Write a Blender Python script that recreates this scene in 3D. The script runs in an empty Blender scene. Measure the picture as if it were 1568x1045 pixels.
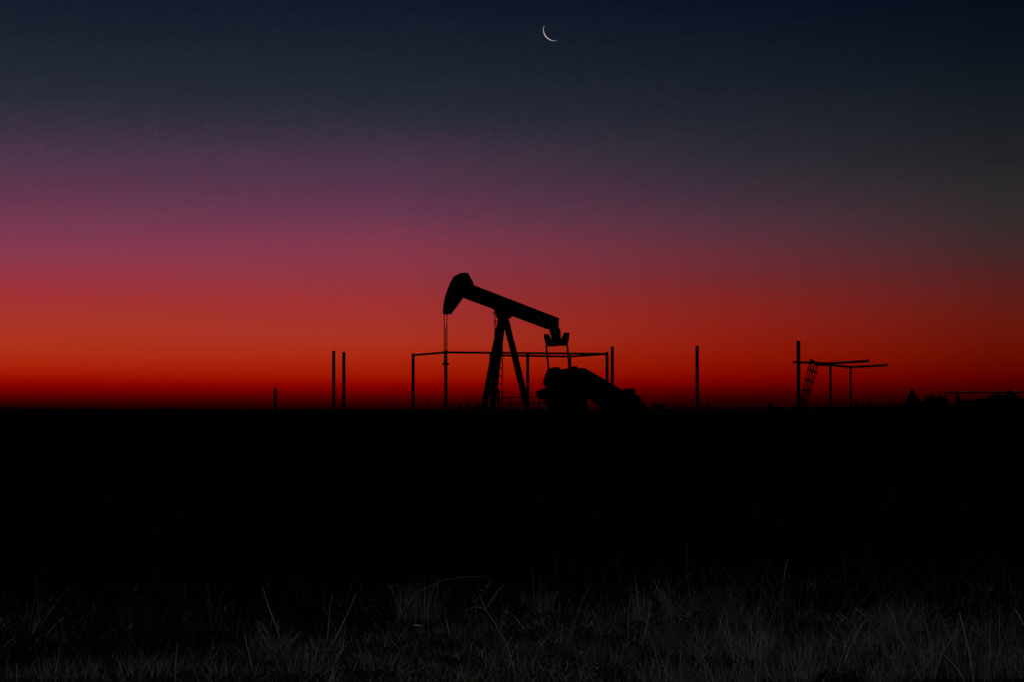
import bpy, bmesh, math, random
import numpy as np
from mathutils import Vector, Matrix

random.seed(7)
rng = np.random.default_rng(11)
scene = bpy.context.scene
COL = scene.collection
R = math.radians

# ------------------------------------------------------------------ camera
F = 3702.0                       # focal length in pixels of a 1568 px wide frame (85 mm lens)
EYE = Vector((0, 0, 1.6))
HORIZON = 630.0
PITCH = math.atan((HORIZON - 522.5) / F)
cam_data = bpy.data.cameras.new("camera")
cam_data.lens = 36 * F / 1568
cam_data.clip_start = 0.5
cam_data.clip_end = 40000
cam = bpy.data.objects.new("camera", cam_data)
COL.objects.link(cam)
cam.location = EYE
cam.rotation_euler = (R(90) + PITCH, 0, 0)
scene.camera = cam

# ------------------------------------------------------------------ exposure
scene.view_settings.view_transform = 'Standard'
scene.view_settings.look = 'None'
scene.view_settings.exposure = 0
scene.view_settings.gamma = 1
scene.view_settings.use_curve_mapping = False


def lin(c):
    c = c / 255.0
    return c / 12.92 if c <= 0.04045 else ((c + 0.055) / 1.055) ** 2.4


# ------------------------------------------------------------------ dusk sky
# twilight colours by elevation (first number: pixels above the horizon / F) at four azimuths
SKY_A = [(0, (10, 0, 0)), (4, (22, 0, 0)), (10, (42, 0, 0)), (20, (78, 0, 0)), (30, (113, 0, 0)), (40, (135, 4, 0)), (50, (153, 15, 1)),
         (60, (165, 27, 5)), (74, (172, 38, 14)), (95, (174, 47, 24)), (114, (172, 51, 34)), (140, (168, 52, 41)),
         (170, (162, 49, 52)), (201, (152, 52, 66)), (232, (140, 56, 78)), (263, (126, 56, 82)), (295, (112, 56, 80)),
         (340, (92, 53, 77)), (385, (76, 53, 74)), (425, (60, 48, 67)), (455, (48, 45, 62)), (480, (40, 42, 57)),
         (510, (35, 40, 54)), (570, (26, 34, 48)), (630, (20, 28, 43))]
SKY_B = [(0, (8, 0, 0)), (3, (22, 0, 0)), (7, (36, 0, 1)), (12, (50, 0, 0)), (20, (75, 0, 0)), (30, (112, 0, 0)), (40, (138, 3, 0)), (50, (155, 18, 0)),
         (65, (164, 30, 7)), (80, (171, 38, 15)), (105, (171, 49, 30)), (120, (168, 50, 36)), (140, (164, 50, 43)),
         (170, (158, 49, 50)), (197, (147, 52, 63)), (232, (138, 54, 71)), (263, (126, 55, 77)), (300, (106, 54, 79)),
         (340, (88, 52, 76)), (385, (73, 51, 71)), (420, (58, 47, 65)), (445, (46, 44, 59)), (475, (37, 41, 54)),
         (520, (30, 37, 50)), (570, (24, 32, 46)), (630, (17, 25, 41))]
SKY_C = [(0, (6, 0, 0)), (8, (26, 0, 0)), (20, (53, 0, 0)), (30, (80, 0, 0)), (42, (112, 1, 0)), (50, (124, 4, 0)), (60, (134, 11, 0)), (85, (142, 22, 5)),
         (105, (143, 26, 14)), (140, (139, 32, 25)), (170, (130, 35, 34)), (205, (114, 40, 45)), (232, (105, 44, 54)),
         (263, (93, 46, 59)), (290, (80, 48, 61)), (324, (66, 46, 60)), (360, (54, 44, 55)), (385, (46, 43, 53)),
         (446, (34, 37, 47)), (505, (25, 31, 42)), (570, (17, 25, 39)), (630, (10, 19, 35))]
SKY_D = [(0, (5, 0, 0)), (10, (20, 0, 0)), (20, (40, 0, 0)), (32, (62, 0, 0)), (44, (80, 0, 0)), (50, (87, 2, 0)), (60, (94, 6, 0)), (85, (102, 13, 1)),
         (110, (104, 19, 9)), (140, (102, 24, 15)), (175, (94, 29, 26)), (215, (78, 34, 34)), (245, (64, 39, 40)),
         (290, (52, 42, 43)), (340, (42, 40, 42)), (385, (34, 34, 38)), (446, (25, 29, 36)), (505, (16, 24, 32)), (570, (10, 18, 30)), (630, (6, 14, 27))]
ZTOP = 0.24
world = bpy.data.worlds.new("World")
scene.world = world
world.use_nodes = True
nt = world.node_tree
nt.nodes.clear()


def N(tree, kind, **kw):
    n = tree.nodes.new(kind)
    for k, v in kw.items():
        setattr(n, k, v)
    return n


def math_node(tree, op, a, b=None):
    n = N(tree, 'ShaderNodeMath', operation=op)
    for i, v in enumerate((a, b)):
        if v is None:
            continue
        if isinstance(v, (int, float)):
            n.inputs[i].default_value = v
        else:
            tree.links.new(v, n.inputs[i])
    return n.outputs[0]


tc = N(nt, 'ShaderNodeTexCoord')
sep = N(nt, 'ShaderNodeSeparateXYZ')
nt.links.new(tc.outputs['Generated'], sep.inputs[0])
X, Y, Z = sep.outputs
# air is never perfectly even: a very fine unevenness of the twilight layers
fine = N(nt, 'ShaderNodeTexNoise')
fine.inputs['Scale'].default_value = 900
fine.inputs['Detail'].default_value = 2
nt.links.new(tc.outputs['Generated'], fine.inputs['Vector'])
jit = math_node(nt, 'MULTIPLY', math_node(nt, 'SUBTRACT', fine.outputs['Fac'], 0.5), 0.014)
# faint flat streaks of haze
stretch = N(nt, 'ShaderNodeMapping')
stretch.inputs['Scale'].default_value = (130, 130, 460)
nt.links.new(tc.outputs['Generated'], stretch.inputs['Vector'])
streak = N(nt, 'ShaderNodeTexNoise')
streak.inputs['Scale'].default_value = 1.0
streak.inputs['Detail'].default_value = 5
nt.links.new(stretch.outputs[0], streak.inputs['Vector'])
jit = math_node(nt, 'ADD', jit, math_node(nt, 'MULTIPLY', math_node(nt, 'SUBTRACT', streak.outputs['Fac'], 0.5), 0.012))
elev = math_node(nt, 'DIVIDE', math_node(nt, 'ADD', math_node(nt, 'MAXIMUM', Z, 0.0), math_node(nt, 'MULTIPLY', jit, math_node(nt, 'MULTIPLY', Z, 8.0))), ZTOP)
azim = math_node(nt, 'ARCTAN2', X, Y)


def sky_ramp(stops):
    r = N(nt, 'ShaderNodeValToRGB')
    e = r.color_ramp.elements
    pts = [(math.sin(math.atan(p / F)) / ZTOP, c) for p, c in stops]
    last = stops[-1][1]
    pts.append((1.0, tuple(v * 0.6 for v in last)))
    while len(e) < len(pts):
        e.new(0.5)
    for i, (p, c) in enumerate(pts):
        e[i].position = p
        e[i].color = (lin(c[0]), lin(c[1]), lin(c[2]), 1)
    nt.links.new(elev, r.inputs[0])
    return r.outputs[0]


def az_fac(a0, a1):
    m = N(nt, 'ShaderNodeMapRange', interpolation_type='LINEAR')
    m.inputs[1].default_value = R(a0)
    m.inputs[2].default_value = R(a1)
    nt.links.new(azim, m.inputs[0])
    return m.outputs[0]


def mix(fac, a, b):
    m = N(nt, 'ShaderNodeMix', data_type='RGBA')
    nt.links.new(fac, m.inputs[0])
    for s, v in ((6, a), (7, b)):
        if isinstance(v, tuple):
            m.inputs[s].default_value = v
        else:
            nt.links.new(v, m.inputs[s])
    return m.outputs[2]


ra, rb, rc, rd = (sky_ramp(s) for s in (SKY_A, SKY_B, SKY_C, SKY_D))
glow = mix(az_fac(-11.5, -3.0), ra, rb)
glow = mix(az_fac(-3.0, 5.2), glow, rc)
glow = mix(az_fac(5.2, 11.4), glow, rd)
# away from the afterglow the sky is plain night blue
away = N(nt, 'ShaderNodeMapRange', interpolation_type='SMOOTHSTEP')
away.inputs[1].default_value = 0.75
away.inputs[2].default_value = -0.1
nt.links.new(Y, away.inputs[0])
sky = mix(away.outputs[0], glow, (0.0065, 0.0085, 0.013, 1))
bg = N(nt, 'ShaderNodeBackground')
bg.inputs['Strength'].default_value = 1.0
nt.links.new(sky, bg.inputs['Color'])
wo = N(nt, 'ShaderNodeOutputWorld')
nt.links.new(bg.outputs[0], wo.inputs[0])

# added fill lamp behind the viewer, brightening the near grass; no such source seen
fill_sun_data = bpy.data.lights.new("fill_sun", 'SUN')
fill_sun_data.energy = 0.17
fill_sun_data.angle = R(40)
fill_sun_data.color = (1.0, 0.97, 0.93)
fill_sun = bpy.data.objects.new("fill_sun", fill_sun_data)
COL.objects.link(fill_sun)
fill_sun.rotation_euler = (R(62), 0, R(-18))
fill_sun.location = (0, -20, 30)


# ------------------------------------------------------------------ materials
def material(name, a, b, scale=6.0, rough=0.9, spec=0.05, metallic=0.0, bump=0.0, tint=False):
    m = bpy.data.materials.new(name)
    m.use_nodes = True
    t = m.node_tree
    p = t.nodes['Principled BSDF']
    p.inputs['Roughness'].default_value = rough
    p.inputs['Specular IOR Level'].default_value = spec
    p.inputs['Metallic'].default_value = metallic
    c = N(t, 'ShaderNodeTexCoord')
    n = N(t, 'ShaderNodeTexNoise')
    n.inputs['Scale'].default_value = scale
    n.inputs['Detail'].default_value = 6
    t.links.new(c.outputs['Object'], n.inputs['Vector'])
    r = N(t, 'ShaderNodeValToRGB')
    r.color_ramp.elements[0].position = 0.35
    r.color_ramp.elements[1].position = 0.68
    r.color_ramp.elements[0].color = (*a, 1)
    r.color_ramp.elements[1].color = (*b, 1)
    t.links.new(n.outputs['Fac'], r.inputs[0])
    out = r.outputs[0]
    if tint:
        at = N(t, 'ShaderNodeAttribute', attribute_name='tint')
        mm = N(t, 'ShaderNodeMix', data_type='RGBA', blend_type='MULTIPLY')
        mm.inputs[0].default_value = 1
        t.links.new(at.outputs['Color'], mm.inputs[6])
        t.links.new(out, mm.inputs[7])
        out = mm.outputs[2]
    t.links.new(out, p.inputs['Base Color'])
    if bump:
        bn = N(t, 'ShaderNodeBump')
        bn.inputs['Strength'].default_value = bump
        t.links.new(n.outputs['Fac'], bn.inputs['Height'])
        t.links.new(bn.outputs[0], p.inputs['Normal'])
    return m


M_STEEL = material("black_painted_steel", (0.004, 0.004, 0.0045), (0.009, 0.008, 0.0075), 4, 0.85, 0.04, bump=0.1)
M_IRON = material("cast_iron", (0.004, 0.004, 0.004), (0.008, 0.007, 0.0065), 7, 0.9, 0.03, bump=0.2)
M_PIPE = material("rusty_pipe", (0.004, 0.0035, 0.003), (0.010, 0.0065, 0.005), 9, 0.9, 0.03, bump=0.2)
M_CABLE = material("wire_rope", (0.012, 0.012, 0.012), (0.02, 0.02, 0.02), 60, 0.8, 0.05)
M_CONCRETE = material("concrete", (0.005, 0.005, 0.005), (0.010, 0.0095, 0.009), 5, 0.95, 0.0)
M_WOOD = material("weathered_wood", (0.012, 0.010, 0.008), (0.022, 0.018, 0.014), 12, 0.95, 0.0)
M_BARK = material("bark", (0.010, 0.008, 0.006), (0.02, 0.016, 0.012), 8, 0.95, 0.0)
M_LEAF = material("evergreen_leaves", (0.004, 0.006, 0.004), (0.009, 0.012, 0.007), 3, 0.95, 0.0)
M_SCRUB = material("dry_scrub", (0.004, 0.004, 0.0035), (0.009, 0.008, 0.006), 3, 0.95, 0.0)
M_GRASS = material("dry_grass", (0.75, 0.75, 0.75), (1, 1, 1), 14, 0.95, 0.0, tint=True)
M_STALK = material("bleached_stalk", (0.38, 0.34, 0.29), (0.62, 0.57, 0.50), 18, 0.9, 0.0)
M_TWIG = material("grey_twig", (0.22, 0.20, 0.17), (0.40, 0.36, 0.31), 18, 0.95, 0.0)
M_STONE = material("pale_stone", (0.07, 0.07, 0.072), (0.14, 0.14, 0.143), 20, 0.95, 0.0, bump=0.3)
M_SHARD = material("white_shard", (0.8, 0.82, 0.85), (0.9, 0.9, 0.9), 10, 0.4, 0.3)


def moon_material():
    m = bpy.data.materials.new("sunlit_moon")
    m.use_nodes = True
    t = m.node_tree
    t.nodes.clear()
    e = N(t, 'ShaderNodeEmission')
    c = N(t, 'ShaderNodeTexCoord')
    n = N(t, 'ShaderNodeTexNoise')
    n.inputs['Scale'].default_value = 0.12
    t.links.new(c.outputs['Object'], n.inputs['Vector'])
    r = N(t, 'ShaderNodeValToRGB')
    r.color_ramp.elements[0].color = (0.78, 0.60, 0.66, 1)
    r.color_ramp.elements[1].color = (0.95, 0.82, 0.84, 1)
    t.links.new(n.outputs['Fac'], r.inputs[0])
    t.links.new(r.outputs[0], e.inputs[0])
    e.inputs[1].default_value = 0.78
    o = N(t, 'ShaderNodeOutputMaterial')
    t.links.new(e.outputs[0], o.inputs[0])
    return m


def ground_material():
    m = bpy.data.materials.new("field_soil_falloff")
    m.use_nodes = True
    t = m.node_tree
    p = t.nodes['Principled BSDF']
    p.inputs['Roughness'].default_value = 1
    p.inputs['Specular IOR Level'].default_value = 0
    g = N(t, 'ShaderNodeNewGeometry')
    n = N(t, 'ShaderNodeTexNoise')
    n.inputs['Scale'].default_value = 2.2
    n.inputs['Detail'].default_value = 9
    t.links.new(g.outputs['Position'], n.inputs['Vector'])
    dim_soil = N(t, 'ShaderNodeValToRGB')
    dim_soil.color_ramp.elements[0].color = (0.002, 0.0018, 0.0016, 1)
    dim_soil.color_ramp.elements[1].color = (0.006, 0.005, 0.004, 1)
    t.links.new(n.outputs['Fac'], dim_soil.inputs[0])
    n2 = N(t, 'ShaderNodeTexNoise')
    n2.inputs['Scale'].default_value = 24
    n2.inputs['Detail'].default_value = 8
    t.links.new(g.outputs['Position'], n2.inputs['Vector'])
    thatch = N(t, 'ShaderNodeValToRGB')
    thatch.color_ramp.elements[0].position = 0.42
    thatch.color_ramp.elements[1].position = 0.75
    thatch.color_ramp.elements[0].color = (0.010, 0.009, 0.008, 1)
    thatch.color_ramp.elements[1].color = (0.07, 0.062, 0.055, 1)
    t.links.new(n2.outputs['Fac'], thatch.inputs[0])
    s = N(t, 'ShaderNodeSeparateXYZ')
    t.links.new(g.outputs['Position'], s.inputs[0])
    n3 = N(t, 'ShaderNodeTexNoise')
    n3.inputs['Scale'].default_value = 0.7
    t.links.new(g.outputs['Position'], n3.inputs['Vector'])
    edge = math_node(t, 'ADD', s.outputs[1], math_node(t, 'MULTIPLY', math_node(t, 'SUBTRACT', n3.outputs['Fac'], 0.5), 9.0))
    mr = N(t, 'ShaderNodeMapRange', interpolation_type='SMOOTHSTEP')  # painted light falloff: near thatch colour fades to near-black soil with distance
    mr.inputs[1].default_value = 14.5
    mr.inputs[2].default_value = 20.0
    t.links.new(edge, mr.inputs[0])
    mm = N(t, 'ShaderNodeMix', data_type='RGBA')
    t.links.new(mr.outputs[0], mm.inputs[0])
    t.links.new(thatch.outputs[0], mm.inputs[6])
    t.links.new(dim_soil.outputs[0], mm.inputs[7])
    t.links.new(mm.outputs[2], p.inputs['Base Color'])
    return m


# ------------------------------------------------------------------ helpers
def tag(o, label=None, cat=None, group=None, kind=None):
    for k, v in (('label', label), ('category', cat), ('group', group), ('kind', kind)):
        if v:
            o[k] = v
    return o


def empty(name, loc, rotz=0.0):
    o = bpy.data.objects.new(name, None)
    COL.objects.link(o)
    o.location = loc
    o.rotation_euler = (0, 0, rotz)
    o.empty_display_size = 0.3
    return o


class MB:
    """collects shapes into one mesh"""

    def __init__(self):
        self.bm = bmesh.new()

    def tube(self, a, b, r0, r1=None, n=10, cap=True):
        a, b = Vector(a), Vector(b)
        r1 = r0 if r1 is None else r1
        d = (b - a).normalized()
        up = Vector((0, 0, 1)) if abs(d.z) < 0.95 else Vector((1, 0, 0))
        s = d.cross(up).normalized()
        t = s.cross(d)
        rings = []
        for p, r in ((a, r0), (b, r1)):
            rings.append([self.bm.verts.new(p + (s * math.cos(2 * math.pi * i / n) + t * math.sin(2 * math.pi * i / n)) * r) for i in range(n)])
        for i in range(n):
            self.bm.faces.new((rings[0][i], rings[0][(i + 1) % n], rings[1][(i + 1) % n], rings[1][i]))
        if cap:
            self.bm.faces.new(rings[0][::-1])
            self.bm.faces.new(rings[1])
        return self

    def path(self, pts, radii, n=6):
        rings = []
        pts = [Vector(p) for p in pts]
        for i, p in enumerate(pts):
            d = (pts[min(i + 1, len(pts) - 1)] - pts[max(i - 1, 0)]).normalized()
            up = Vector((0, 0, 1)) if abs(d.z) < 0.9 else Vector((0, 1, 0))
            s = d.cross(up).normalized()
            t = s.cross(d)
            rings.append([self.bm.verts.new(p + (s * math.cos(2 * math.pi * k / n) + t * math.sin(2 * math.pi * k / n)) * radii[i]) for k in range(n)])
        for a, b in zip(rings, rings[1:]):
            for k in range(n):
                self.bm.faces.new((a[k], a[(k + 1) % n], b[(k + 1) % n], b[k]))
        self.bm.faces.new(rings[0][::-1])
        self.bm.faces.new(rings[-1])
        return self

    def beam(self, a, b, w, h, up=(0, 0, 1)):
        """square bar from a to b: w across, h along up"""
        a, b = Vector(a), Vector(b)
        d = (b - a).normalized()
        s = d.cross(Vector(up)).normalized()
        t = s.cross(d)
        q = [(-.5, -.5), (.5, -.5), (.5, .5), (-.5, .5)]
        r = [[self.bm.verts.new(p + s * (x * w) + t * (y * h)) for x, y in q] for p in (a, b)]
        for i in range(4):
            self.bm.faces.new((r[0][i], r[0][(i + 1) % 4], r[1][(i + 1) % 4], r[1][i]))
        self.bm.faces.new(r[0][::-1])
        self.bm.faces.new(r[1])
        return self

    def box(self, lo, hi):
        x0, y0, z0 = lo
        x1, y1, z1 = hi
        v = [self.bm.verts.new(p) for p in ((x0, y0, z0), (x1, y0, z0), (x1, y1, z0), (x0, y1, z0), (x0, y0, z1), (x1, y0, z1), (x1, y1, z1), (x0, y1, z1))]
        for f in ((3, 2, 1, 0), (4, 5, 6, 7), (0, 1, 5, 4), (1, 2, 6, 5), (2, 3, 7, 6), (3, 0, 4, 7)):
            self.bm.faces.new([v[i] for i in f])
        return self

    def prism_uz(self, pts, v0, v1):
        """outline in the local x-z plane, thickness along local y"""
        a = [self.bm.verts.new((x, v0, z)) for x, z in pts]
        b = [self.bm.verts.new((x, v1, z)) for x, z in pts]
        n = len(pts)
        for i in range(n):
            self.bm.faces.new((a[i], a[(i + 1) % n], b[(i + 1) % n], b[i]))
        self.bm.faces.new(a[::-1])
        self.bm.faces.new(b)
        return self

    def prism_vz(self, pts, u0, u1):
        """outline in the local y-z plane, thickness along local x"""
        a = [self.bm.verts.new((u0, y, z)) for y, z in pts]
        b = [self.bm.verts.new((u1, y, z)) for y, z in pts]
        n = len(pts)
        for i in range(n):
            self.bm.faces.new((a[i], a[(i + 1) % n], b[(i + 1) % n], b[i]))
        self.bm.faces.new(a[::-1])
        self.bm.faces.new(b)
        return self

    def build(self, name, mat, parent=None, bevel=0.0, smooth=False):
        bmesh.ops.recalc_face_normals(self.bm, faces=self.bm.faces)
        me = bpy.data.meshes.new(name)
        self.bm.to_mesh(me)
        self.bm.free()
        me.materials.append(mat)
        if smooth:
            for p in me.polygons:
                p.use_smooth = True
        o = bpy.data.objects.new(name, me)
        COL.objects.link(o)
        if parent:
            o.parent = parent
        if bevel:
            b = o.modifiers.new("bevel", 'BEVEL')
            b.width = bevel
            b.segments = 2
            b.limit_method = 'ANGLE'
        return o


CP, SP = math.cos(PITCH), math.sin(PITCH)


def ray(px, py):
    xc, yc = (px - 784) / F, (522.5 - py) / F
    return Vector((xc, CP - yc * SP, SP + yc * CP))


def at(px, py, depth):
    """the point at that distance from the viewer's plane, measured off the photograph"""
    r = ray(px, py)
    return EYE + r * (depth / r.y)


def ground_y(py):
    return EYE.z / -(ray(784, py).z / ray(784, py).y)


# ------------------------------------------------------------------ ground
def ground_height(gx, gy):
    """small swells of the ground near the viewer"""
    z = (0.03 * np.sin(gx * 1.3 + 0.7 * np.sin(gy * 0.9)) * np.sin(gy * 1.1 + 1.0) + 0.018 * np.sin(gx * 4.1 + gy * 2.3) * np.sin(gy * 3.7))
    return z * np.clip((45 - np.abs(gy)) / 15, 0, 1) * np.clip((14 - np.abs(gx)) / 4, 0, 1)


def make_ground():
    xs = np.unique(np.concatenate([-np.geomspace(12, 16000, 34), np.linspace(-12, 12, 97), np.geomspace(12, 16000, 34)]))
    ys = np.unique(np.concatenate([-np.geomspace(5, 6000, 16), np.linspace(-4, 40, 150), np.geomspace(40, 16000, 60)]))
    gx, gy = np.meshgrid(xs, ys)
    z = ground_height(gx, gy)
    v = np.stack([gx, gy, z], -1).reshape(-1, 3)
    w = len(xs)
    i = np.arange((len(ys) - 1) * w).reshape(len(ys) - 1, w)[:, :-1].ravel()
    f = np.stack([i, i + 1, i + 1 + w, i + w], -1)
    me = bpy.data.meshes.new("ground")
    me.from_pydata(v.tolist(), [], f.tolist())
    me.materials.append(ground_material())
    for p in me.polygons:
        p.use_smooth = True
    o = bpy.data.objects.new("ground", me)
    COL.objects.link(o)
    tag(o, "flat dark open field reaching to the horizon", "ground", kind='structure')


make_ground()


# ------------------------------------------------------------------ moon
def make_moon():
    D = 6000.0
    c = at(848.3, 45.4, D)
    rad = 16.6 / F * D
    toward = (EYE - c).normalized()
    sx = toward.cross(Vector((0, 0, 1))).normalized() * -1      # to the right in the picture
    if sx.x < 0:
        sx = -sx
    sz = sx.cross(toward)
    if sz.z < 0:
        sz = -sz
    # the lit limb faces lower left; lune of the sphere between limb and terminator
    ang = R(220)
    e1 = sx * math.cos(ang) + sz * math.sin(ang)                # towards the lit limb, in the sky plane
    e2 = -sx * math.sin(ang) + sz * math.cos(ang)               # along the horns
    bm = bmesh.new()
    n, m = 48, 5
    grid = []
    for i in range(n + 1):
        lat = R(-64) + R(128) * i / n
        row = []
        for j in range(m + 1):
            lon = R(-6) + (R(6) + R(20) * (1 - 0.75 * (abs(lat) / R(62)) ** 3)) * j / m                       # a little past the limb on the far side
            p = e1 * (math.cos(lat) * math.cos(lon)) + toward * (math.cos(lat) * math.sin(lon)) + e2 * math.sin(lat)
            row.append(bm.verts.new(p * rad))
        grid.append(row)
    for i in range(n):
        for j in range(m):
            bm.faces.new((grid[i][j], grid[i + 1][j], grid[i + 1][j + 1], grid[i][j + 1]))
    me = bpy.data.meshes.new("moon")
    bm.to_mesh(me)
    bm.free()
    me.materials.append(moon_material())
    o = bpy.data.objects.new("moon", me)
    COL.objects.link(o)
    o.location = c
    s = o.modifiers.new("thickness", 'SOLIDIFY')
    s.thickness = 0.3
    tag(o, "thin pale crescent moon high in the dark blue sky", "moon")


make_moon()

# ------------------------------------------------------------------ pumpjack
TH = R(25)
PY = 101.0
P0 = Vector(((770 - 784) / F * PY, PY, 0))
UU = Vector((math.cos(TH), math.sin(TH), 0))       # along the beam, head to tail
VV = Vector((-math.sin(TH), math.cos(TH), 0))      # across, away from the viewer


def loc(px, py, v=0.0):
    """local (u, z) of a point of the pumpjack that lies v metres across its centre line"""
    r = ray(px, py)
    t = (v + VV.dot(P0 - EYE)) / VV.dot(r)
    p = EYE + r * t
    return ((p - P0).dot(UU), p.z)


def L3(px, py, v=0.0):
    u, z = loc(px, py, v)
    return Vector((u, v, z))


def poly(pts, v=0.0):
    return [loc(x, y, v) for x, y in pts]


pj = empty("pumpjack", P0, TH)
tag(pj, "black nodding oil pumpjack with raised horsehead standing inside the pipe enclosure", "pumpjack")

# horsehead: two curved cheek plates with a face between them
head_out = [(706.8, 417.4), (714.4, 417.4), (722.0, 431.2), (723.4, 436.2), (722, 457), (708.4, 454.2), (689.2, 480.6), (681.8, 481.4),
            (680.1, 478.4), (680.8, 468), (683.0, 455.4), (687.0, 443), (691.4, 432.2), (696.8, 422.6)]
h = MB()
hp = poly(head_out)
h.prism_uz(hp, -0.17, 0.17)
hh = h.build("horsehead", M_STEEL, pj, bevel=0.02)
rib = MB()
for s in (-1, 1):
    rib.beam(L3(712, 424, s * 0.185), L3(690, 470, s * 0.185), 0.03, 0.05)
    rib.beam(L3(694, 440, s * 0.185), L3(716, 448, s * 0.185), 0.03, 0.05)
rib.build("stiffener", M_STEEL, hh)
# lifting eye on top
MB().tube(L3(714.2, 420.5, -0.2), L3(714.2, 420.5, 0.2), 0.05, n=10).build("hinge_pin", M_STEEL, hh)

# walking beam: I section (web and two flanges)
bt0, bt1 = L3(721, 435.6), L3(854.6, 487.3)
bb0, bb1 = L3(708.4, 454.4), L3(840.6, 503.8)
wb = MB()
wb.prism_uz([(bt0.x, bt0.z), (bt1.x, bt1.z), loc(853.2, 494), loc(853.4, 504.6), loc(840.6, 503.8), (bb0.x, bb0.z)], -0.03, 0.03)
fl = 0.045
d = (bt1 - bt0).normalized()
nrm = Vector((-d.z, 0, d.x))
if nrm.z < 0:
    nrm = -nrm
wb.beam(bt0 - nrm * fl / 2, bt1 - nrm * fl / 2 - d * 0.04, 0.32, fl, up=nrm)
wb.beam(bb0 + nrm * fl / 2, bb1 + nrm * fl / 2, 0.32, fl, up=nrm)
for k in range(1, 7):
    p = bt0.lerp(bt1, k / 7) - nrm * fl
    q = bb0.lerp(bb1, k / 7) + nrm * fl
    for s in (-1, 1):
        wb.beam(p + Vector((0, s * 0.085, 0)), q + Vector((0, s * 0.085, 0)), 0.11, 0.025, up=d)
ep = poly([(851.8, 486.2), (853.9, 487.0), (853.2, 494), (853.4, 504.6), (850.5, 504.4)])
wb.prism_uz(ep, -0.159, 0.159)
wb.build("walking_beam", M_STEEL, pj)

# saddle (centre bearing)
sd = MB()
sd.prism_uz(poly([(757.5, 472.2), (786, 482.8), (780.5, 482.8), (780.4, 487), (763.2, 487.5), (761.6, 478)]), -0.2, 0.2)
sd.tube(L3(770, 481, -0.34), L3(770, 481, 0.34), 0.11, n=16)
sd.build("saddle_bearing", M_IRON, pj, bevel=0.015)


# samson post legs
def leg(top, bottom_at, v_top, v_bot, w):
    a = L3(top[0], top[1], v_top)
    u, z = loc(bottom_at[0], bottom_at[1], v_bot)
    b = Vector((u, v_bot, z))
    dd = (b - a)
    g = a + dd * ((a.z - 0.42) / (a.z - b.z))          # down to the skid
    m = MB()
    m.beam(a, g, w, w, up=(1, 0, 0.2))
    m.box((g.x - 0.22, g.y - 0.2, 0.40), (g.x + 0.22, g.y + 0.2, 0.445))
    return m.build("leg", M_STEEL, pj, bevel=0.01)


leg((768.0, 484), (741.2, 622), 0.12, 0.46, 0.205)
leg((770.0, 484), (754.6, 622), -0.12, -0.46, 0.205)
leg((772.6, 482), (805.4, 618), 0.0, 0.0, 0.215)
cb = MB()
cb.beam(L3(745, 604, 0.44), L3(757, 604, -0.44), 0.1, 0.1)
cb.build("cross_brace", M_STEEL, pj)

# ladder
ld = MB()
for px in (757.9, 769.2):
    t = L3(px, 471.5, 0.42)
    ld.tube((t.x, 0.42, 0.42), t, 0.026, n=8)
ul, ur = loc(757.9, 560, 0.42)[0], loc(769.2, 560, 0.42)[0]
for k in range(17):
    z = loc(760, 479.2 + 12.2 * k, 0.42)[1]
    if z < 0.5:
        break
    ld.tube((ul - (0.14 if k == 0 else 0.03 if k == 1 else 0), 0.42, z), (ur, 0.42, z), 0.024, n=6)
ld.build("ladder", M_STEEL, pj)

# bridle, carrier bar and polished rod
uw = loc(684.2, 520)[0]
for s in (-1, 1):
    v = s * 0.14
    p = loc(682.4, 480.5, 0)
    br = MB()
    br.tube((p[0], v, p[1]), (p[0], v, loc(683.3, 557)[1]), 0.018, n=6)
    br.build("bridle_cable", M_CABLE, pj)
uw = loc(682.4, 520)[0]
zc = loc(683, 558)[1]
MB().box((uw - 0.07, -0.19, zc - 0.07), (uw + 0.07, 0.19, zc + 0.03)).build("carrier_bar", M_STEEL, pj, bevel=0.015)
pr = MB()
pr.tube((uw, 0, 1.05), (uw, 0, loc(683, 500)[1]), 0.019, n=8)
pr.tube((uw, 0, zc + 0.05), (uw, 0, zc + 0.20), 0.05, n=10)
pr.build("polished_rod", M_STEEL, pj)

# tail bearing and equalizer
tb = MB()
tb.prism_uz(poly([(842.2, 502.5), (852.2, 500.5), (856.4, 504.4), (857.2, 520), (854.5, 528), (849, 528), (846.6, 519)]), -0.13, 0.13)
tb.build("tail_bearing", M_IRON, pj, bevel=0.015)
ue = loc(852, 522)[0]
zt, zb = loc(852, 520.5)[1], loc(852, 531.2)[1]
zl = loc(852, 510.5)[1]
eq = MB()
outline = [(-1.13, zl + 0.01), (-0.86, zl + 0.02), (-0.50, zt - 0.03), (0.50, zt - 0.03), (0.84, zl - 0.02), (1.13, zl - 0.04), (0.90, zb + 0.10), (0.72, zb), (-0.72, zb), (-1.0, zb + 0.10)]
eq.prism_vz(outline, ue - 0.075, ue + 0.075)
for s in (-1, 1):
    eq.tube((ue - 0.10, s * 0.97, zl - 0.03), (ue + 0.10, s * 0.97, zl - 0.03), 0.05, n=12)
eq.build("equalizer", M_IRON, pj, bevel=0.02)

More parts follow.
